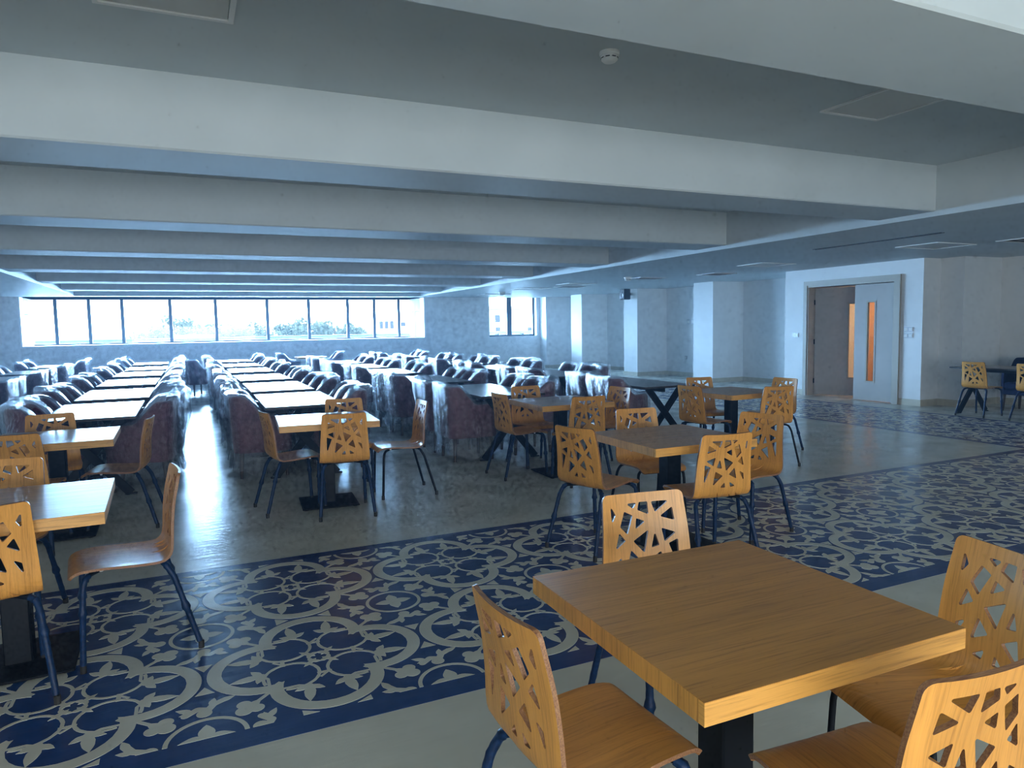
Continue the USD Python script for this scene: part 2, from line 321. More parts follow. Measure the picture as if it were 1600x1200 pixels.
# right wall with pillars, door block
DY0, DY1, DZ = 8.60, 10.52, 2.20
poly = Polygon([(14.2, 23.3), (11.75, 23.3), (11.75, 22.5), (13.1, 22.5), (13.1, 21.3), (12.1, 21.3), (12.1, 20.58), (13.12, 20.58), (13.12, 17.9), (12.0, 17.9), (12.0, 17.2), (13.05, 17.2),
                (13.05, 14.8), (12.1, 14.8), (12.1, 14.05), (13.1, 14.05), (13.1, 11.15), (11.55, 11.15), (11.55, 8.07), (12.0, 8.07), (12.0, 7.66), (13.03, 7.66), (13.03, -5.05), (14.2, -5.05)])
wr = m3.Manifold.extrude(cs(poly), ZS + 0.1).translate((0, 0, -0.05))
wr = wr - m3.Manifold.cube((4, DY1 - DY0, DZ + 0.05)).translate((11.0, DY0, -0.05))
struct('wall_right', wr, 'wall', 'white wall with square pillars on the right side')
bp = poly.buffer(0.012, join_style=2).difference(poly.buffer(-0.03, join_style=2)).difference(sbox(13.6, -6, 15, 24)).difference(sbox(11.0, DY0 - 0.13, 13.0, DY1 + 0.13)).difference(sbox(11, 22.6, 11.8, 24))
struct('baseboard_right', prism(bp, 0, 0.115), 'base', 'beige stone baseboard along the right wall and pillars')
struct('wall_left', bx(XL - WT, XL, YB - WT, YW + 0.3, -0.05, ZS + 0.1), 'wall', 'plain white wall on the left side')
struct('baseboard_left', bx(XL, XL + 0.015, YB, YW, 0, 0.115), 'base', 'beige stone baseboard along the left wall')

# window wall with the wide bay window and the smaller window
W1 = (-4.12, 7.35, 1.20); W2 = (9.74, 11.62, 1.18)
parts = [bx(XL - WT, W1[0], YW, YW + 0.25, -0.05, ZS + 0.1), bx(W1[0], W1[1], YW, YW + 0.25, -0.05, W1[2]), bx(W1[1], W2[0], YW, YW + 0.3, -0.05, ZS + 0.1),
         bx(W2[0], 11.76, YW, YW + 0.3, -0.05, W2[2]), bx(W2[1], 11.9, YW, YW + 0.3, W2[2], ZS + 0.1)]
struct('wall_window', cat_(parts), 'wall', 'white wall under and between the two windows')
struct('baseboard_window', bx(XL, 11.74, YW - 0.015, YW, 0, 0.115), 'base', 'beige stone baseboard under the windows')
w1 = thing('window_1', 'wide window strip with thin dark mullions', None, kind='structure')
YG = 24.7
obj('sill', rbox(W1[0] - 0.0, W1[1] + 0.0, YW - 0.012, YG + 0.1, W1[2] - 0.02, W1[2] + 0.012), 'wall', w1)
mx = [-3.53, -2.67, -1.79, -0.46, 0.86, 2.44, 3.78, 5.10, 6.03, 6.92]
for x in mx:
    obj('mullion', rbox(x - 0.045, x + 0.045, YG - 0.05, YG + 0.05, W1[2] + 0.013, ZS), 'frame', w1)
edges = [W1[0]] + mx + [W1[1]]
for a, b in zip(edges[:-1], edges[1:]):
    obj('pane', bx(a + 0.045, b - 0.045, YG - 0.004, YG + 0.004, W1[2] + 0.043, ZS), 'glass', w1)
obj('bottom_rail', rbox(W1[0], W1[1], YG - 0.04, YG + 0.04, W1[2] + 0.013, W1[2] + 0.043), 'frame', w1)
obj('bay_header', bx(W1[0] - 0.2, W1[1] + 0.2, YW + 0.02, YG + 0.1, ZS, ZS + 0.1), 'ceiling', w1)
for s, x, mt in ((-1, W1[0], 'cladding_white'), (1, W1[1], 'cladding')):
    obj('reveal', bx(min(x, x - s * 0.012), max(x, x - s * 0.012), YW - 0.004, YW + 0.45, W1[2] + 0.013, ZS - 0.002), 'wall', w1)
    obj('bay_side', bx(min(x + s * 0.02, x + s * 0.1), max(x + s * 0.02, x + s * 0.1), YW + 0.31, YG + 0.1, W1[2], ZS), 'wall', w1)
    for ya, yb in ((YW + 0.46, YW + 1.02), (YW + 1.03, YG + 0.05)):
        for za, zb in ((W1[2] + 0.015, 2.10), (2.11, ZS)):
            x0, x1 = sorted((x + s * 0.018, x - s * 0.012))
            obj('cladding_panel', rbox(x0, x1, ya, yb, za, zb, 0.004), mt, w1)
w2 = thing('window_2', 'small two-pane window near the corner', None, kind='structure')
Y2 = 23.24
obj('window_frame', cat_([rbox(W2[0], W2[1], Y2 - 0.04, Y2 + 0.04, W2[2], W2[2] + 0.06), rbox(W2[0], W2[0] + 0.05, Y2 - 0.04, Y2 + 0.04, W2[2], ZS), rbox(W2[1] - 0.06, W2[1], Y2 - 0.04, Y2 + 0.04, W2[2], ZS)]), 'frame', w2)
obj('mullion', rbox(10.52, 10.70, Y2 - 0.05, Y2 + 0.05, W2[2], ZS), 'frame', w2)
for a, b in ((W2[0] + 0.05, 10.52), (10.70, W2[1] - 0.06)):
    obj('pane', bx(a, b, Y2 - 0.004, Y2 + 0.004, W2[2] + 0.06, ZS), 'glass', w2)
    obj('handle', cat_([rbox((a + b) / 2 - 0.12, (a + b) / 2 + 0.02, Y2 - 0.09, Y2 - 0.065, W2[2] + 0.075, W2[2] + 0.1, 0.005), rbox((a + b) / 2 - 0.02, (a + b) / 2 + 0.02, Y2 - 0.085, Y2 - 0.04, W2[2] + 0.05, W2[2] + 0.12, 0.005)]), 'frame', w2)
# wall behind the camera with its daylight windows
W3 = (-3.5, 4.5, 0.15, 1.95)
struct('wall_back', cat_([bx(XL - WT, W3[0], YB - WT, YB, -0.05, ZS + 0.1), bx(W3[1], XR, YB - WT, YB, -0.05, ZS + 0.1), bx(W3[0], W3[1], YB - WT, YB, -0.05, W3[2]), bx(W3[0], W3[1], YB - WT, YB, W3[3], ZS + 0.1)]), 'wall', 'white wall behind the viewer with a row of windows')
w3 = thing('window_3', 'row of windows in the wall behind the viewer', None, kind='structure')
for k in range(11):
    x = W3[0] + (W3[1] - W3[0]) * k / 10
    obj('mullion', bx(x - 0.03, x + 0.03, YB - 0.05, YB + 0.03, W3[2], W3[3]), 'frame', w3)
    if k < 10: obj('pane', bx(x + 0.03, x + (W3[1] - W3[0]) / 10 - 0.03, YB - 0.03, YB - 0.022, W3[2], W3[3]), 'tinted', w3)

# thin haze that hangs in the room and takes the blue of the daylight
if HAZE:
    hz = usdkit.material(stage, L + 'room_haze', {'v': ('principled_volume', {'color': (0.42, 0.68, 1.0), 'density': HAZE, 'anisotropy': 0.35})}, volume='v.volume')
    ho = obj('haze', bx(XL + 0.01, 11.5, 1.0, YW - 0.02, 0.01, ZS - 0.03), hz); setd(ho, label='thin bluish haze hanging in the window-lit hall', category='haze', kind='stuff')

# ------------------------------------------------------------------ door
d1 = thing('door_1', 'grey double door in a beige frame, left leaf ajar', None, kind='structure')
ff = sbox(DY0 - 0.12, 0, DY1 + 0.10, DZ + 0.12).difference(sbox(DY0 + 0.01, -1, DY1 - 0.01, DZ))
fm = extrude(ff, 0.28); V_ = fm.vertices.copy(); fm.vertices = np.c_[11.52 + V_[:, 2], V_[:, 0], V_[:, 1]]
obj('door_frame', fm, 'door_frame', d1)
fo = sbox(DY0 - 0.125, 0, DY1 + 0.105, DZ + 0.125).difference(sbox(DY0 - 0.04, -1, DY1 + 0.02, DZ + 0.04)); fm = extrude(fo, 0.02)
V_ = fm.vertices.copy(); fm.vertices = np.c_[11.505 + V_[:, 2], V_[:, 0], V_[:, 1]]; obj('architrave', fm, 'door_frame', d1)
def leaf(v0, v1, hinge, ang, sgn, wl):
    """leaf in local: y from 0 (hinge) to 0.94 along sgn, thickness along +x; with a vision panel slot v0..v1."""
    fp = sbox(0, 0.012, wl, DZ - 0.01).difference(sbox(v0, 0.38, v1, 1.85).buffer(0.01))
    bd = extrude(fp, 0.045)
    V = bd.vertices.copy(); bd.vertices = np.c_[V[:, 2], sgn * V[:, 0], V[:, 1]]
    g = bx(0.018, 0.026, min(sgn * v0, sgn * v1) - 0.01, max(sgn * v0, sgn * v1) + 0.01, 0.37, 1.86)
    f = sbox(v0 - 0.03, 0.35, v1 + 0.03, 1.88).difference(sbox(v0, 0.38, v1, 1.85)); f = extrude(f, 0.056)
    V = f.vertices.copy(); f.vertices = np.c_[V[:, 2] - 0.006, sgn * V[:, 0], V[:, 1]]
    out = []
    for m in (bd, g, f):
        if sgn < 0 and m is not g: m.invert()
        m = xyz(m, rz=ang); m.apply_translation((hinge[0], hinge[1], 0)); out.append(m)
    return out
for hinge, ang, sgn, v0, v1, wl in (((11.60, DY0 + 0.02), 3.0, 1, 0.41, 0.55, 0.82), ((11.69, DY1 - 0.03), 30.0, -1, 0.64, 0.78, 0.92)):
    b_, g_, f_ = leaf(v0, v1, hinge, ang, sgn, wl)
    lf = obj('door_leaf', b_, 'door_leaf', d1)
    obj('vision_glass', g_, 'glass', lf); obj('vision_frame', f_, 'door_frame', lf)
    for z in (0.3, 1.1, 1.9):
        obj('hinge', trimesh.creation.cylinder(0.012, 0.1, 10).apply_translation((hinge[0] - 0.012, hinge[1], z)), 'black_metal', lf)
co = thing('corridor', 'orange lit corridor glimpsed through the door glass', 'corridor', kind='structure')
obj('corridor_wall', cat_([bx(14.0, 14.05, DY0, DY1, 0.005, DZ - 0.01), bx(12.3, 14.0, DY0 + 0.001, DY0 + 0.02, 0.005, DZ - 0.01), bx(12.9, 14.0, DY1 - 0.02, DY1 - 0.001, 0.005, DZ - 0.01)]), 'corridor', co)
obj('corridor_lamp', bx(13.2, 13.7, 9.3, 9.8, DZ - 0.035, DZ - 0.005), 'lamp', co)

# ------------------------------------------------------------------ wall and ceiling fittings
def plate(name, label, catg, y, z, x, w=0.09, h=0.09, n=1):
    t = thing(name, label, catg, (x, y, z))
    obj('cover_plate', rbox(-0.012, 0, -w / 2, w / 2, -h / 2, h / 2, 0.004), 'silver_plastic', t)
    for k in range(n):
        yy = (k - (n - 1) / 2) * w / n
        obj('rocker' if 'switch' in name else 'outlet', rbox(-0.018, -0.011, yy - w / n * 0.36, yy + w / n * 0.36, -h * 0.3, h * 0.3, 0.003), 'white_plastic', t)
plate('wall_switch', 'silver double switch plate on the wall just left of the door', 'switch', 10.85, 1.24, 11.55, 0.16, 0.09, 2)
plate('wall_switch', 'silver switch plate right of the door, upper of the two', 'switch', 8.32, 1.345, 11.55, 0.18, 0.085, 2)
plate('wall_switch', 'silver switch plate right of the door, lower of the two', 'switch', 8.32, 1.235, 11.55, 0.18, 0.085, 2)
plate('wall_switch', 'white square plate on the wall between two pillars, left one of a pair', 'switch', 16.17, 1.57, 13.05, 0.13, 0.13, 1)
plate('wall_switch', 'white square plate on the wall between two pillars, right one of a pair', 'switch', 15.98, 1.57, 13.05, 0.13, 0.13, 1)
plate('wall_socket', 'white socket low on the wall between two pillars', 'socket', 16.29, 0.54, 13.05, 0.1, 0.1, 1)
plate('wall_socket', 'white socket just above the baseboard left of the door', 'socket', 11.6, 0.32, 13.1, 0.18, 0.09, 2)
sp = thing('wall_speaker', 'black box loudspeaker high on a white pillar', 'speaker', (12.0, 17.55, 2.42))
obj('bracket', rbox(-0.1, 0, -0.03, 0.03, -0.03, 0.03), 'black_plastic', sp)
obj('speaker_box', rbox(-0.30, -0.08, -0.13, 0.13, -0.16, 0.16, 0.02), 'black_plastic', sp)
for zc, r in ((-0.05, 0.085), (0.09, 0.05)):
    obj('speaker_cone', xyz(lathe([(0, 0), (r, 0), (r, 0.012), (r * 0.9, 0.014), (r * 0.3, 0.004), (0, 0.01)], 20), ry=-90).apply_translation((-0.30, 0, zc)), 'lens', sp)
def detector(label, x, y, z, r):
    t = thing('smoke_detector', label, 'smoke detector', (x, y, z))
    obj('base', lathe([(0, 0), (r, 0), (r, -0.25 * r), (r * 0.92, -0.35 * r), (0, -0.35 * r)], 28), 'white_plastic', t)
    obj('housing', lathe([(0, -0.3 * r), (r * 0.85, -0.3 * r), (r * 0.82, -0.75 * r), (r * 0.62, -0.95 * r), (r * 0.3, -1.0 * r), (0, -1.0 * r)], 28), 'white_plastic', t, smooth=40)
    for k in range(8):
        a = k * PI / 4
        v = rbox(r * 0.78, r * 0.862, -0.22 * r, 0.22 * r, -0.66 * r, -0.56 * r, 0.002); xyz(v, rz=math.degrees(a))
        obj('vent_slot', v, 'dark_gap', t)
detector('round white smoke detector on the near dark recessed ceiling', 2.29, 3.55, ZP, 0.058)
detector('small round detector on the low ceiling in front of the speaker pillar', 8.94, 13.17, ZS, 0.09)
detector('small round detector on the low ceiling before the corner window', 8.65, 19.4, ZS, 0.10)
def hatch(label, x0, x1, y0, y1, z):
    t = thing('ceiling_hatch', label, 'ceiling hatch', ((x0 + x1) / 2, (y0 + y1) / 2, z))
    w, d = (x1 - x0) / 2, (y1 - y0) / 2
    f = sbox(-w, -d, w, d).difference(sbox(-w + 0.025, -d + 0.025, w - 0.025, d - 0.025))
    obj('hatch_frame', prism(f, -0.012, 0.002), 'hatch_frame', t)
    obj('hatch_panel', rbox(-w + 0.03, w - 0.03, -d + 0.03, d - 0.03, -0.006, 0.002, 0.002), 'hatch', t)
    return t
hatch('square access hatch in the recessed ceiling right of the smoke detector', 4.38, 4.99, 3.30, 3.92, ZP)
hatch('square access hatch in the recessed ceiling at the top left', -0.33, 0.29, 3.32, 3.94, ZP)
hatch('access hatch in the low ceiling right of the door', 9.40, 10.25, 6.38, 7.02, ZS)
hatch('access hatch in the low ceiling left of the door', 9.30, 10.10, 9.5, 10.15, ZS)
hatch('access hatch in the far low ceiling before the corner window', 8.3, 9.2, 17.2, 18.0, ZS)
hatch('access hatch in the low ceiling nearest the corner window', 8.6, 9.5, 20.6, 21.3, ZS)
hatch('access hatch in the low ceiling left of the speaker', 8.6, 9.4, 15.2, 15.9, ZS)
def diffuser(label, x, y, w, d, n=7):
    t = thing('air_vent', label, 'air vent', (x, y, ZS))
    f = sbox(-w, -d, w, d).difference(sbox(-w + 0.03, -d + 0.03, w - 0.03, d - 0.03))
    obj('vent_frame', prism(f, -0.012, 0.0), 'hatch_frame', t)
    obj('backing', bx(-w + 0.03, w - 0.03, -d + 0.03, d - 0.03, -0.003, 0.0), 'dark_gap', t)
    for k in range(n):
        yy = -d + 0.04 + (2 * d - 0.08) * (k + 0.5) / n
        s_ = bx(-w + 0.03, w - 0.03, -0.012, 0.012, -0.001, 0.001); xyz(s_, rx=35); s_.apply_translation((0, yy, -0.008))
        obj('louvre', s_, 'dark_gap' if k % 2 else 'hatch_frame', t)
diffuser('dark square air vent in the low ceiling before the middle pillar', 10.38, 11.95, 0.30, 0.30)
diffuser('slim dark air vent in the low ceiling beside the detector', 9.6, 13.36, 0.35, 0.25)
diffuser('flat dark air vent in the far low ceiling', 9.4, 16.6, 0.35, 0.25)
diffuser('dark square air vent in the low ceiling at the right edge', 10.42, 5.75, 0.30, 0.30)
sl = thing('slot_vent', 'long thin dark slot in the low ceiling beside the beam edge', 'slot vent', (8.44, 6.64, ZS))
obj('slot', bx(-0.02, 0.02, -0.95, 0.95, -0.006, 0.0), 'dark_gap', sl); obj('slot_frame', cat_([bx(-0.035, -0.02, -0.97, 0.97, -0.008, 0), bx(0.02, 0.035, -0.97, 0.97, -0.008, 0)]), 'dark_gap', sl)

# ------------------------------------------------------------------ outside
struct('ground', bx(-120, 160, 26.9, 220, -8.2, -8), 'ground', 'pale open ground outside')
tp = thing('terrace_parapet', 'low concrete terrace parapet outside the wide window', 'parapet', kind='structure')
obj('parapet_wall', bx(-30, 40, 26.6, 26.9, -8, 1.315), 'parapet', tp); obj('coping', rbox(-30, 40, 26.55, 26.95, 1.315, 1.345, 0.008), 'parapet', tp)
obj('terrace_floor', bx(-30, 40, YG + 0.12, 26.6, 0.1, 0.2), 'parapet', tp); obj('parapet_block', rbox(-0.45, 1.0, 26.45, 27.0, 1.30, 1.45, 0.01), 'parapet', tp)
def tree(label, x, y, zc, rx, rz, seed, n=1300):
    rg = np.random.default_rng(seed)
    t = thing('tree', label, 'tree', (x, y, -8), 0, 'trees beyond the terrace')
    c = rg.normal(size=(n, 3)); c /= np.linalg.norm(c, axis=1, keepdims=True)
    cl_ = rg.normal(size=(14, 3)) * 0.45
    pos = cl_[rg.integers(0, 14, n)] + c * (rg.random((n, 1)) ** 0.4) * 0.42
    pos = pos * (rx, rx, rz) + (0, 0, zc + 8)
    a = rg.normal(size=(n, 3)); a /= np.linalg.norm(a, axis=1, keepdims=True); b = np.cross(a, rg.normal(size=(n, 3))); b /= np.linalg.norm(b, axis=1, keepdims=True)
    s = (0.10 + 0.12 * rg.random((n, 1)))
    V = np.stack([pos + a * s, pos + b * s * 0.6, pos - a * s, pos - b * s * 0.6], 1).reshape(-1, 3)
    i = np.arange(n)[:, None] * 4
    F = np.vstack([i + [[0, 1, 2]], i + [[0, 2, 3]]])
    obj('foliage', trimesh.Trimesh(V, F, process=False), 'leaf', t)
    br = [tube(smooth_path([(0, 0, 0), (0.1, 0, (zc + 8) * 0.5), (0, 0.1, zc + 8 - rz * 0.3)], 10), np.linspace(0.22, 0.08, 11), 7)]
    for k in range(5):
        e = cl_[k] * (rx, rx, rz) + (0, 0, zc + 8)
        br.append(tube([(0, 0.05, zc + 8 - rz * 0.8), tuple(e * (0.5, 0.5, 1)), tuple(e)], [0.08, 0.05, 0.02], 5))
    obj('trunk', cat_(br), 'bark', t)
for k, (px_, y, zc, rx, rz) in enumerate([(245, 58, 1.15, 1.8, 1.3), (277, 64, 1.35, 1.7, 1.35), (322, 70, 1.0, 2.0, 1.3), (352, 60, 1.2, 1.8, 1.3), (392, 66, 1.0, 2.0, 1.3), (447, 72, 1.1, 1.8, 1.1), (490, 60, 1.05, 1.6, 1.2), (525, 66, 1.1, 1.8, 1.2), (550, 72, 1.0, 1.8, 1.1)]):
    d = np.array([(px_ - 800) / F_PX, -0.085, 1.0]); v = right * d[0] + down * d[1] + fwd * d[2]
    nm = ['leftmost pale tree seen through the wide window', 'second pale tree from the left beyond the parapet', 'low pale tree just right of the fifth mullion', 'tallest pale tree in the middle of the wide window',
          'broad pale tree left of the sixth mullion', 'small pale tree right of the sixth mullion', 'pale tree behind the seventh mullion', 'pale tree between the seventh and eighth mullions', 'faint rightmost tree beside the eighth mullion'][k]
    tree(nm, v[0] / v[1] * y, y, zc, rx, rz, 100 + k)
def building(label, x, y, w, d, z1, mat, wins, mirror=False):
    t = thing('building', label, 'building', (x, y, -8))
    obj('wall', bx(0, w, 0, d, 0, z1 + 8), mat, t)
    obj('roof', rbox(-0.4, w + 0.4, -0.4, d + 0.4, z1 + 8, z1 + 8.35), mat, t)
    for (wx, wz, ww, wh) in wins:
        f = obj('window', cat_([bx(wx - 0.12, wx, -0.12, 0, wz + 8 - .12, wz + wh + 8.12), bx(wx + ww, wx + ww + .12, -0.12, 0, wz + 8 - .12, wz + wh + 8.12), bx(wx, wx + ww, -0.12, 0, wz + 8 - .12, wz + 8), bx(wx, wx + ww, -0.12, 0, wz + wh + 8, wz + wh + 8.12)]), mat, t)
        obj('window_pane', bx(wx, wx + ww, -0.04, 0.0, wz + 8, wz + wh + 8), 'house_window', f)
building('pale building with three dark windows seen at the right of the wide window', 23.3, 95, 14, 10, 3.6, 'house', [(0.6, 1.6, .45, 1.0), (1.35, 1.6, .45, 1.0), (2.1, 1.6, .45, 1.0), (3.6, 1.9, .6, .5), (0.8, -0.6, .6, .8), (3.0, -0.8, .8, .8), (5, 1.6, .5, 1), (6, 1.6, .5, 1)])
building('green-grey building seen through the left pane of the corner window', 40.6, 95, 4.6, 9, 4.2, 'house_b', [(0.6, 0.3, .7, 1.2), (2.2, 2.2, .8, 1.0), (2.6, -0.6, .7, .9), (0.5, 2.3, .8, 1.0)])
building('white building seen through the right pane of the corner window', 47.2, 99, 12, 9, 1.9, 'house', [(1.2, 0.4, .7, 1.0), (3.2, -0.8, .6, .8), (5, 0.4, .7, 1)])

# ------------------------------------------------------------------ perforated oak chairs
HOLES = [[(600, 235), (778, 220), (738, 338)], [(805, 215), (890, 208), (905, 285), (795, 348)], [(905, 210), (1020, 206), (942, 270)], [(1170, 187), (1108, 300), (1145, 392)],
         [(580, 300), (700, 380), (560, 445)], [(825, 405), (915, 355), (925, 475)], [(945, 330), (1030, 275), (1068, 420), (990, 510)], [(685, 490), (545, 560), (650, 640)],
         [(742, 510), (770, 675), (692, 662)], [(795, 485), (940, 575), (825, 715)], [(1075, 465), (1102, 635), (1005, 560)], [(530, 620), (615, 655), (505, 955)],
         [(675, 715), (780, 785), (625, 957)], [(955, 650), (980, 840), (862, 765)], [(1020, 695), (1090, 745), (1090, 900)], [(800, 880), (806, 972), (728, 972)], [(865, 870), (957, 945), (875, 962)]]
def unbil(p):
    tl, tr, bl, br = map(np.array, ((490, 145), (1245, 95), (370, 1180), (1185, 1100)))
    v = 0.5; u = 0.5
    for _ in range(30):
        top, bot = tl + (tr - tl) * u, bl + (br - bl) * u
        v = (p[1] - top[1]) / (bot[1] - top[1])
        l, r = tl + (bl - tl) * v, tr + (br - tr) * v
        u = (p[0] - l[0]) / (r[0] - l[0])
    return u, v
# side profile of the shell, from the front lip over the seat and up the back: (y, z)
PROF = smooth_path([(0.222, 0.425), (0.205, 0.444), (0.17, 0.455), (0.08, 0.455), (-0.03, 0.447), (-0.12, 0.443), (-0.168, 0.449), (-0.197, 0.475), (-0.208, 0.52), (-0.215, 0.60), (-0.228, 0.70), (-0.248, 0.79), (-0.26, 0.845)], 60)
PS = np.r_[0, np.cumsum(np.linalg.norm(np.diff(PROF, axis=0), axis=1))]; SL = PS[-1]
S_BEND = np.interp(1, [0, 1], [0, 1]) * PS[np.argmin(np.hypot(PROF[:, 0] + 0.175, PROF[:, 1] - 0.452))]
def shell_meshes():
    wid = lambda s: np.interp(s, [0, 0.10, S_BEND - 0.05, S_BEND + 0.05, SL], [0.36, 0.385, 0.40, 0.395, 0.345])
    ss = np.linspace(0, SL, 40)
    out = Polygon(np.r_[np.c_[-wid(ss) / 2, ss], np.c_[wid(ss) / 2, ss][::-1]]).buffer(-0.025).buffer(0.025, quad_segs=4)
    hs = []
    for h in HOLES:
        q = []
        for p in h:
            u, v = unbil(p); s = SL - v * (SL - S_BEND)
            q.append(((u - 0.5) * wid(s), s))
        hs.append(Polygon(q).buffer(-0.005).buffer(0.004, quad_segs=2))
    flat = out.difference(unary_union(hs))
    mf = m3.Manifold.extrude(cs(flat), 0.012).refine_to_length(0.028)
    d = mf.to_mesh(); V, F = np.array(d.vert_properties[:, :3], float), np.array(d.tri_verts)
    nz = np.cross(V[F[:, 1]] - V[F[:, 0]], V[F[:, 2]] - V[F[:, 0]]); nz = nz[:, 2] / np.maximum(np.linalg.norm(nz, axis=1), 1e-12)
    s, x, t = np.clip(V[:, 1], 0, SL), V[:, 0], V[:, 2] - 0.012
    y, z = np.interp(s, PS, PROF[:, 0]), np.interp(s, PS, PROF[:, 1])
    dy, dz = np.gradient(PROF[:, 0], PS), np.gradient(PROF[:, 1], PS)
    ty, tz = np.interp(s, PS, dy), np.interp(s, PS, dz); n_ = np.hypot(ty, tz); ty, tz = ty / n_, tz / n_
    # s runs towards -y on the seat: the upper side's normal is (dz, -dy)
    ny, nz2 = tz, -ty
    back = np.clip((s - S_BEND) / (SL - S_BEND), 0, 1)
    cup = 0.022 * (x / 0.19) ** 2 * (back ** 0.7) + 0.006 * (x / 0.19) ** 2 * (1 - back) * np.clip(s / 0.1, 0, 1)
    W = np.c_[x, y + ny * (t + cup), z + nz2 * (t + cup)]
    flatF, edgeF = np.abs(nz) > 0.5, np.abs(nz) <= 0.5
    # orientation check: extruding +t is along (ny, nz2); x, s, t is left handed after the map if needed
    A = trimesh.Trimesh(W, F[flatF], process=False); B = trimesh.Trimesh(W, F[edgeF], process=False)
    A.remove_unreferenced_vertices(); B.remove_unreferenced_vertices()
    c = trimesh.Trimesh(W, F, process=False)
    if c.volume < 0: A.invert(); B.invert()
    return A, B
SHELL, EDGE = shell_meshes()
def chair_legs():
    legs = []
    for sx in (-1, 1):
        for fr_ in (1, -1):
            fx, fy = (0.195, 0.185) if fr_ > 0 else (0.215, -0.30)
            kx, ky = (0.188, 0.165) if fr_ > 0 else (0.178, -0.185)
            pts = [(fx, fy, 0.015), (kx + (fx - kx) * 0.15, ky + (fy - ky) * 0.15, 0.36), (kx - 0.004, ky - 0.004 * fr_, 0.40), (kx - 0.022, ky - 0.018 * fr_, 0.421), (kx - 0.06, ky - 0.045 * fr_, 0.428), (0.05, 0.05 * fr_, 0.428)]
            pts = [(sx * a, b, c) for a, b, c in pts]
            legs.append((fr_, sx, np.array(pts)))
    return legs
def build_chair(t, wrapped=True):
    sh = obj('seat_shell', SHELL, 'oak_shell', t, smooth=35)
    obj('ply_edge', EDGE, 'ply', sh)
    rg = np.random.default_rng(5)
    for fr_, sx, pts in chair_legs():
        path = np.vstack([[pts[0] + (pts[1] - pts[0]) * k / 6 for k in range(6)], smooth_path(pts[1:], 16)])
        lg = obj('leg', tube(path, 0.0105, 8), 'black_metal', t, smooth=50)
        ft = tube([pts[0] - (0, 0, 0.015), pts[0] + (0, 0, 0.02)], 0.0135, 8); obj('foot_cap', ft, 'rubber', lg, smooth=50)
        if wrapped:
            w = [pts[0] + (pts[1] - pts[0]) * k for k in np.linspace(0.06, 1, 22)] + list(smooth_path(pts[1:], 16)[1:10])
            r = 0.0128 + 0.0018 * rg.random(len(w))
            kz = int(rg.integers(11, 17)); r[kz] += 0.007; r[kz + 1] += 0.004; r[-4] += 0.003
            obj('film_wrap', tube(w, r, 9), 'blue_wrap', lg, smooth=50)
    obj('under_frame', cat_([rbox(-0.07, 0.07, -0.10, 0.10, 0.418, 0.434, 0.004)]), 'black_metal', t)
    for sx in (-1, 1):
        for sy in (-1, 1):
            obj('screw', trimesh.creation.cylinder(0.008, 0.012, 8).apply_translation((sx * 0.12, 0.09 * sy, 0.432)), 'silver_plastic', t)
ch_wrap = Placer(lambda t: build_chair(t, True)); ch_bare = Placer(lambda t: build_chair(t, False))
def oak_chair(label, back, ang, bare=False):
    """back: where the middle of the back's top edge stands."""
    a = math.radians(ang); x, y = back[0] - 0.255 * math.sin(a), back[1] + 0.255 * math.cos(a)
    (ch_bare if bare else ch_wrap)('perforated_oak_chair', label, 'chair', (x, y, 0.0025), ang, 'perforated oak chairs')

# ------------------------------------------------------------------ square oak pedestal tables
def build_oak_table(t):
    h = 0.40
    tp_ = obj('tabletop', bx(-h, h, -h, h, 0.7485, 0.75), 'oak_top', t)
    for sg in (-1, 1):
        y0_, y1_ = sorted((sg * h, sg * (h - 0.02)))
        obj('edge_band', rbox(-h, h, y0_, y1_, 0.697, 0.7484, 0.001), 'oak_edge', tp_)
        obj('edge_band', rbox(y0_, y1_, -h + 0.021, h - 0.021, 0.697, 0.7484, 0.001), 'oak_edge_v', tp_)
    obj('core', bx(-h + 0.018, h - 0.018, -h + 0.018, h - 0.018, 0.70, 0.7484), 'oak_edge', tp_)
    obj('column', rbox(-0.055, 0.055, -0.055, 0.055, 0.012, 0.70, 0.006), 'black_metal', t)
    obj('top_plate', rbox(-0.2, 0.2, -0.2, 0.2, 0.690, 0.6995, 0.003), 'black_metal', t)
    bs = obj('base_plate', rbox(-0.235, 0.235, -0.235, 0.235, 0.008, 0.022, 0.004), 'black_metal', t)
    for sx in (-1, 1):
        for sy in (-1, 1):
            obj('glide', trimesh.creation.cylinder(0.018, 0.009, 12).apply_translation((sx * 0.2, sy * 0.2, 0.0045)), 'rubber', bs)
oak_table = Placer(build_oak_table)
GT = 'square oak pedestal tables'
def OT(label, x, y, rot=0): oak_table('oak_table', label, 'table', (x, y, 0.0025), rot, GT)
OT('large square oak table in the front right foreground', 1.31, 1.46, -1)
OT('square oak table on the patterned band behind the front table', 2.965, 3.87, -1)
OT('square oak table right of the shiny aisle, in front of a white-topped row', 1.05, 6.17, -4)
OT('square oak table just left of the dark cross-legged table', 3.43, 6.28, -1)
OT('square oak table farthest right, before the pillars', 5.52, 6.10, 4)
OT('square oak table at the left edge, second from the front', -0.935, 6.18, 1)
OT('square oak table at the left edge, nearest the front', -0.775, 3.80, 2)
OT('lone pedestal table under the wide window, standing crosswise', 3.25, 21.2, 0)

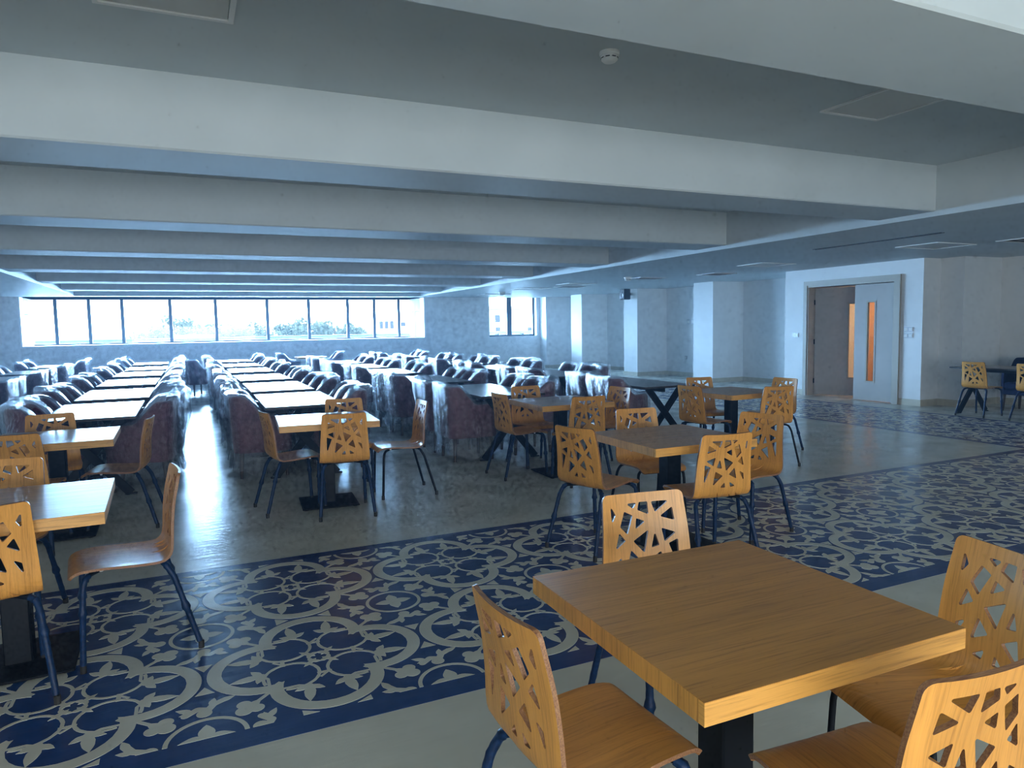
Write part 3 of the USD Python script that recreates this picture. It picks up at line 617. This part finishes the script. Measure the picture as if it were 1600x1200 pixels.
N = 'perforated oak chair '
oak_chair(N + 'at the left side of the front table', (0.645, 1.49), -87)
oak_chair(N + 'behind the front table, facing the viewer', (1.60, 2.27), 172, bare=False)
oak_chair(N + 'at the right side of the front table', (2.10, 1.18), 77, bare=True)
oak_chair(N + 'at the near side of the front table, lower right corner', (1.36, 0.79), -4, bare=True)
oak_chair(N + 'at the left side of the table on the patterned band', (2.27, 3.98), -72)
oak_chair(N + 'behind the table on the patterned band', (3.20, 4.62), 172, bare=True)
oak_chair(N + 'at the right side of the table on the patterned band', (3.79, 3.86), 104)
oak_chair(N + 'in front of the table on the patterned band, bright in the light', (2.92, 3.25), -8)
oak_chair(N + 'turned left of the table beside the shiny aisle', (0.53, 6.12), -82)
oak_chair(N + 'behind the table beside the shiny aisle', (1.34, 6.83), 176)
oak_chair(N + 'in front of the table beside the shiny aisle', (1.10, 5.60), -6)
oak_chair(N + 'pulled away right of the table beside the shiny aisle', (1.95, 6.22), 88, bare=True)
oak_chair(N + 'left of the table next to the dark cross-legged table', (2.80, 6.42), -87)
oak_chair(N + 'behind the table next to the dark cross-legged table', (3.40, 7.05), 180)
oak_chair(N + 'silvery in the light, right of the table before the dark cross-legged one', (4.20, 6.33), 96)
oak_chair(N + 'in front of the table next to the dark cross-legged table', (3.40, 5.66), -4)
oak_chair(N + 'left of the farthest right square table', (4.86, 6.02), -84)
oak_chair(N + 'behind the farthest right square table', (5.72, 6.90), 168)
oak_chair(N + 'right of the farthest right square table, half hidden', (6.45, 6.20), 94)
oak_chair(N + 'in front of the farthest right square table', (5.55, 5.42), -12, bare=True)
oak_chair(N + 'behind the second left-edge table', (-1.09, 6.98), 190)
oak_chair(N + 'in front of the second left-edge table', (-1.12, 5.66), -8)
oak_chair(N + 'right of the second left-edge table, beside the wrapped armchair', (-0.30, 6.24), 82)
oak_chair(N + 'behind the nearest left-edge table', (-0.92, 4.55), 170)
oak_chair(N + 'in front of the nearest left-edge table, at the picture edge', (-0.78, 3.30), 12)
oak_chair(N + 'right of the nearest left-edge table, seen edge-on on the pattern', (-0.085, 3.80), 97)
oak_chair(N + 'at the dark table by the right wall, left one', (10.96, 6.82), -90)
oak_chair(N + 'at the dark table by the right wall, cut by the picture edge', (10.96, 6.02), -90)

# ------------------------------------------------------------------ long thin dark tables with crossed legs
TLEN = 1.66
def bar(a, b, w, th):
    a, b = np.array(a, float), np.array(b, float); d = b - a; ln = np.linalg.norm(d); ang = math.degrees(math.atan2(d[0], d[2]))
    m = rbox(-w / 2, w / 2, -th / 2, th / 2, -ln / 2, ln / 2, 0.003); xyz(m, ry=ang); m.apply_translation((a + b) / 2); return m
def build_long_table(t):
    hx, hy = 0.39, TLEN / 2
    tp_ = obj('tabletop', rbox(-hx, hx, -hy, hy, 0.727, 0.75, 0.002), 'walnut', t)
    obj('edge_band', prism(sbox(-hx - .002, -hy - .002, hx + .002, hy + .002).difference(sbox(-hx, -hy, hx, hy)), 0.726, 0.7485), 'walnut_edge', tp_)
    for s in (-1, 1):
        y = s * (hy - 0.14)
        for k in (-1, 1):
            lg = obj('leg', bar((-0.31 * k, y + 0.021 * k, 0.012), (0.27 * k, y + 0.021 * k, 0.722), 0.075, 0.04), 'black_metal', t)
            obj('glide', rbox(-0.31 * k - 0.05, -0.31 * k + 0.05, y + 0.021 * k - 0.02, y + 0.021 * k + 0.02, 0, 0.014, 0.003), 'rubber', lg)
    obj('stretcher', rbox(-0.025, 0.025, -hy + 0.16, hy - 0.16, 0.66, 0.71, 0.003), 'black_metal', t)
long_table = Placer(build_long_table)
GL = 'long dark tables in the rows'

# ------------------------------------------------------------------ burgundy armchairs under plastic film
def plan_loop(w, d, r, n):
    """closed rounded rectangle, starting at the middle of the front (+y), running clockwise seen from above... returns points and the angle-like parameter."""
    p = sbox(-w / 2 + r, -d / 2 + r, w / 2 - r, d / 2 - r).buffer(r, quad_segs=8).exterior
    s0 = p.project(Point(0, d / 2)); ln = p.length
    return np.array([p.interpolate((s0 + ln * k / n) % ln).coords[0] for k in range(n)])
def rim_height(y):
    """height of the back and arms by depth: high back, S-shaped drop, low arm front."""
    u = np.clip((y + 0.20) / 0.26, 0, 1); return 0.855 - 0.215 * (u * u * (3 - 2 * u))
def build_tub(t, fabric='burgundy', cover_seed=None, peak=None):
    # U-shaped back and arms: loft of a rounded section along the plan
    p = plan_loop(0.57, 0.58, 0.13, 96)
    keep = [k for k in range(96) if not (abs(p[k, 0]) < 0.19 and p[k, 1] > 0.2)]
    k0 = next(i for i in range(96) if i in keep and (i - 1) % 96 not in keep); order = [(k0 + i) % 96 for i in range(len(keep))]
    path = p[order]; T = np.gradient(path, axis=0); T /= np.linalg.norm(T, axis=1, keepdims=True); Nn = np.c_[T[:, 1], -T[:, 0]]
    cen = np.array([0, 0]);
    if ((path[len(path) // 2] + Nn[len(path) // 2] * 0.1)[1] < path[len(path) // 2][1]): Nn = -Nn     # make it point inward
    V, F = [], []; prof_n = 10
    for q in range(len(path)):
        h = rim_height(path[q, 1]); th = 0.085
        lean = 0.03 * np.clip((-path[q, 1]) / 0.29, 0, 1)
        sec = [(0, 0.27), (0, 0.45), (0, h - 0.05), (0.006, h - 0.02), (0.022, h - 0.004), (th * 0.5, h), (th - 0.022, h - 0.006), (th - 0.006, h - 0.024), (th, h - 0.055), (th, 0.27)]
        for o, z in sec:
            out_ = -lean * (z - 0.3) / 0.5 if z > 0.3 else 0
            V.append((*(path[q] + Nn[q] * (o + out_)), z))
    for q in range(len(path) - 1):
        for k in range(prof_n):
            a, b = q * prof_n + k, q * prof_n + (k + 1) % prof_n; F += [(a, b, b + prof_n), (a, b + prof_n, a + prof_n)]
    for q, fl_ in ((0, 1), (len(path) - 1, 0)):
        for k in range(1, prof_n - 1):
            f = (q * prof_n, q * prof_n + k, q * prof_n + k + 1); F.append(f[::-1] if fl_ else f)
    m = trimesh.Trimesh(np.array(V), np.array(F), process=False)
    if m.volume < 0: m.invert()
    obj('backrest', m, fabric, t, smooth=50)
    st = m3.Manifold.extrude(cs(sbox(-0.2, -0.20, 0.2, 0.285).buffer(0.0)), 0.19).translate((0, 0, 0.27))
    obj('seat_base', rbox(-0.235, 0.235, -0.23, 0.282, 0.27, 0.36, 0.015), fabric, t)
    obj('seat_cushion', rbox(-0.2, 0.2, -0.2, 0.295, 0.36, 0.475, 0.03), fabric, t, smooth=40)
    for sx in (-1, 1):
        for sy in (-1, 1):
            x, y = sx * 0.215, sy * 0.215
            obj('leg', tube([(x * 1.05, y * 1.05, 0), (x, y, 0.28)], [0.016, 0.026], 8), 'chair_leg', t, smooth=50)
    if cover_seed is None: return
    rg = np.random.default_rng(cover_seed)
    n = 120; ln = plan_loop(0.57, 0.58, 0.13, n); ang = np.arange(n) * 2 * PI / n
    nrm = ln / np.linalg.norm(ln, axis=1, keepdims=True)
    top = np.where((np.abs(ln[:, 0]) < 0.17) & (ln[:, 1] > 0.2), 0.52, rim_height(ln[:, 1]))
    top = np.convolve(np.r_[top[-3:], top, top[:3]], np.ones(7) / 7, 'valid') + 0.02
    folds = sum(a * np.sin(f * ang + rg.random() * 6.28) for f, a in ((5, .35), (9, .45), (14, .5), (23, .45), (37, .3)))
    hem = 0.09 + 0.05 * np.sin(3 * ang + rg.random() * 6) + 0.03 * np.sin(8 * ang + rg.random() * 6) + 0.012 * folds
    rings = []
    m_ = 15
    for k in range(m_):
        f = k / (m_ - 1); z = hem + (top - 0.03 - hem) * f
        sag = 0.022 + 0.026 * (1 - f) ** 1.2
        amp = 0.004 + 0.013 * (1 - f)
        lean = 0.042 * np.clip(-ln[:, 1] / 0.29, 0, 1) * np.clip((z - 0.3) / 0.5, 0, 1.2)
        tuck = -0.05 * np.exp(-((z - 0.22) / 0.12) ** 2)
        off = np.maximum(sag + amp * folds + tuck * 0.6 * (z < 0.27), np.where(z > 0.25, 0.012, -0.05)) + lean + 0.008 * (meshkit.noise(np.c_[ln * 9, z * 7], cover_seed) - 0.5)
        rings.append(np.c_[ln + nrm * off[:, None], z])
    w_in = [(0.995, 0.004), (0.94, 0.014), (0.82, 0.010), (0.68, 0.0), (0.62, -0.05)]
    rim_sc = rings[-1][:, :2]
    for sc, dz in w_in:
        z = top + dz + 0.010 * (meshkit.noise(np.c_[rim_sc * 16, top], cover_seed + 3) - 0.4)
        rings.append(np.c_[rim_sc * sc, z])
    for sc, f in ((0.60, 0.35), (0.58, 0.7), (0.54, 0.93), (0.42, 1.0), (0.25, 1.0), (0.0, 1.0)):
        seat_z = 0.50
        z = (top - 0.05) + (seat_z - (top - 0.05)) * f
        z = z + 0.03 * (meshkit.noise(np.c_[rim_sc * sc * 8, top * 0 + f], cover_seed + 7) - 0.5)
        rings.append(np.c_[rim_sc * sc + 0.01 * (meshkit.noise(np.c_[rim_sc * 12, z * 9], cover_seed + 9)[:, None] - 0.5), z])
    V = np.vstack(rings)
    if peak is not None:                                             # a puff of loose film standing up
        px_, py_, pz_, amp_, rad = peak
        dd = np.exp(-(((V[:, 0] - px_) ** 2 + (V[:, 1] - py_) ** 2 + (V[:, 2] - pz_) ** 2) / rad ** 2))
        dir_ = V - np.array([px_ * 0.3, py_ * 0.3, pz_ - 0.25]); dir_ /= np.linalg.norm(dir_, axis=1, keepdims=True)
        V = V + dir_ * (dd * amp_ * (0.6 + 0.8 * meshkit.noise(V * 9, cover_seed)))[:, None]
    F = []
    for r in range(len(rings) - 1):
        for k in range(n):
            a, b = r * n + k, r * n + (k + 1) % n; F += [(a, b, b + n), (a, b + n, a + n)]
    obj('plastic_cover', trimesh.Trimesh(V, np.array(F), process=False), 'film', t, smooth=True, label='clear crinkled plastic film cover')
tubs = [Placer(lambda t, s=s, p=p: build_tub(t, 'burgundy', s, p)) for s, p in ((11, None), (12, (0.15, -0.28, 0.85, 0.05, 0.16)), (13, None), (14, (-0.2, -0.2, 0.80, 0.09, 0.14)))]
puffy = Placer(lambda t: build_tub(t, 'burgundy', 15, (0.26, -0.20, 0.70, 0.17, 0.22)))
peaky = Placer(lambda t: build_tub(t, 'burgundy', 16, (-0.2, -0.22, 0.90, 0.17, 0.09)))
GA = 'armchairs wrapped in plastic'
rnd = random.Random(4)
ROW = {'A': 'leftmost row', 'B': 'row left of aisle', 'C': 'row right of aisle', 'D': 'middle row', 'E': 'row nearest pillars'}
ORD = ['front', 'second', 'third', 'fourth', 'fifth', 'sixth', 'last']
def armchair(label, x, y, rot, which=None):
    (which or tubs[rnd.randrange(4)])('wrapped_armchair', label, 'armchair', (x, y, 0.001), rot, GA)
rows = {'A': (-3.02, [10.4, 12.6, 15.1, 17.4, 20.4]), 'B': (-0.86, [8.15, 10.25, 12.62, 15.1, 17.37, 20.15]), 'C': (1.09, [8.17, 10.23, 12.46, 14.92, 17.35, 20.1]),
        'D': (3.29, [7.95, 10.15, 12.5, 14.7, 16.95]), 'E': (5.39, [7.85, 10.12, 12.3, 14.55, 16.6, 19.2])}
for r, (xc, ys) in rows.items():
    for k, y in enumerate(ys):
        o = ORD[k]
        long_table('long_table', f'long thin dark table with crossed legs, {o} table of the {ROW[r]}', 'table', (xc + rnd.uniform(-.02, .02), y, 0.001), rnd.uniform(-1, 1), GL)
        for s, side in ((-1, 'left'), (1, 'right')):
            for j, seat in ((-1, 'near'), (1, 'far')):
                x = xc + s * (0.37 + rnd.uniform(-0.02, 0.06)); yy = y + j * 0.345 + rnd.uniform(-.03, .03)
                if r == 'E' and k == 0 and s > 0: continue
                w = None
                if r == 'B' and k == 0 and s > 0: w = puffy if j > 0 else peaky
                rot = -90 if s < 0 else 90
                armchair(f'plastic-wrapped armchair, {side} side, {seat} seat, {o} table from front, {ROW[r]}', x, yy, rot + rnd.uniform(-7, 7), w)
armchair('plastic-wrapped armchair standing out in the shiny aisle near its far end', 0.16, 18.6, -60)
armchair('plastic-wrapped armchair at the left of the lone table under the window', 2.62, 21.1, -90)
armchair('plastic-wrapped armchair at the right of the lone table under the window', 3.86, 21.2, 90)
long_table('long_table', 'long dark table by the right wall with two oak chairs', 'table', (11.50, 6.45, 0.001), 0, GL)
nv = thing('navy_armchair', 'navy blue upholstered armchair behind the dark table at the right wall', 'armchair', (12.30, 6.78, 0.001), 90)
build_tub(nv, 'navy')
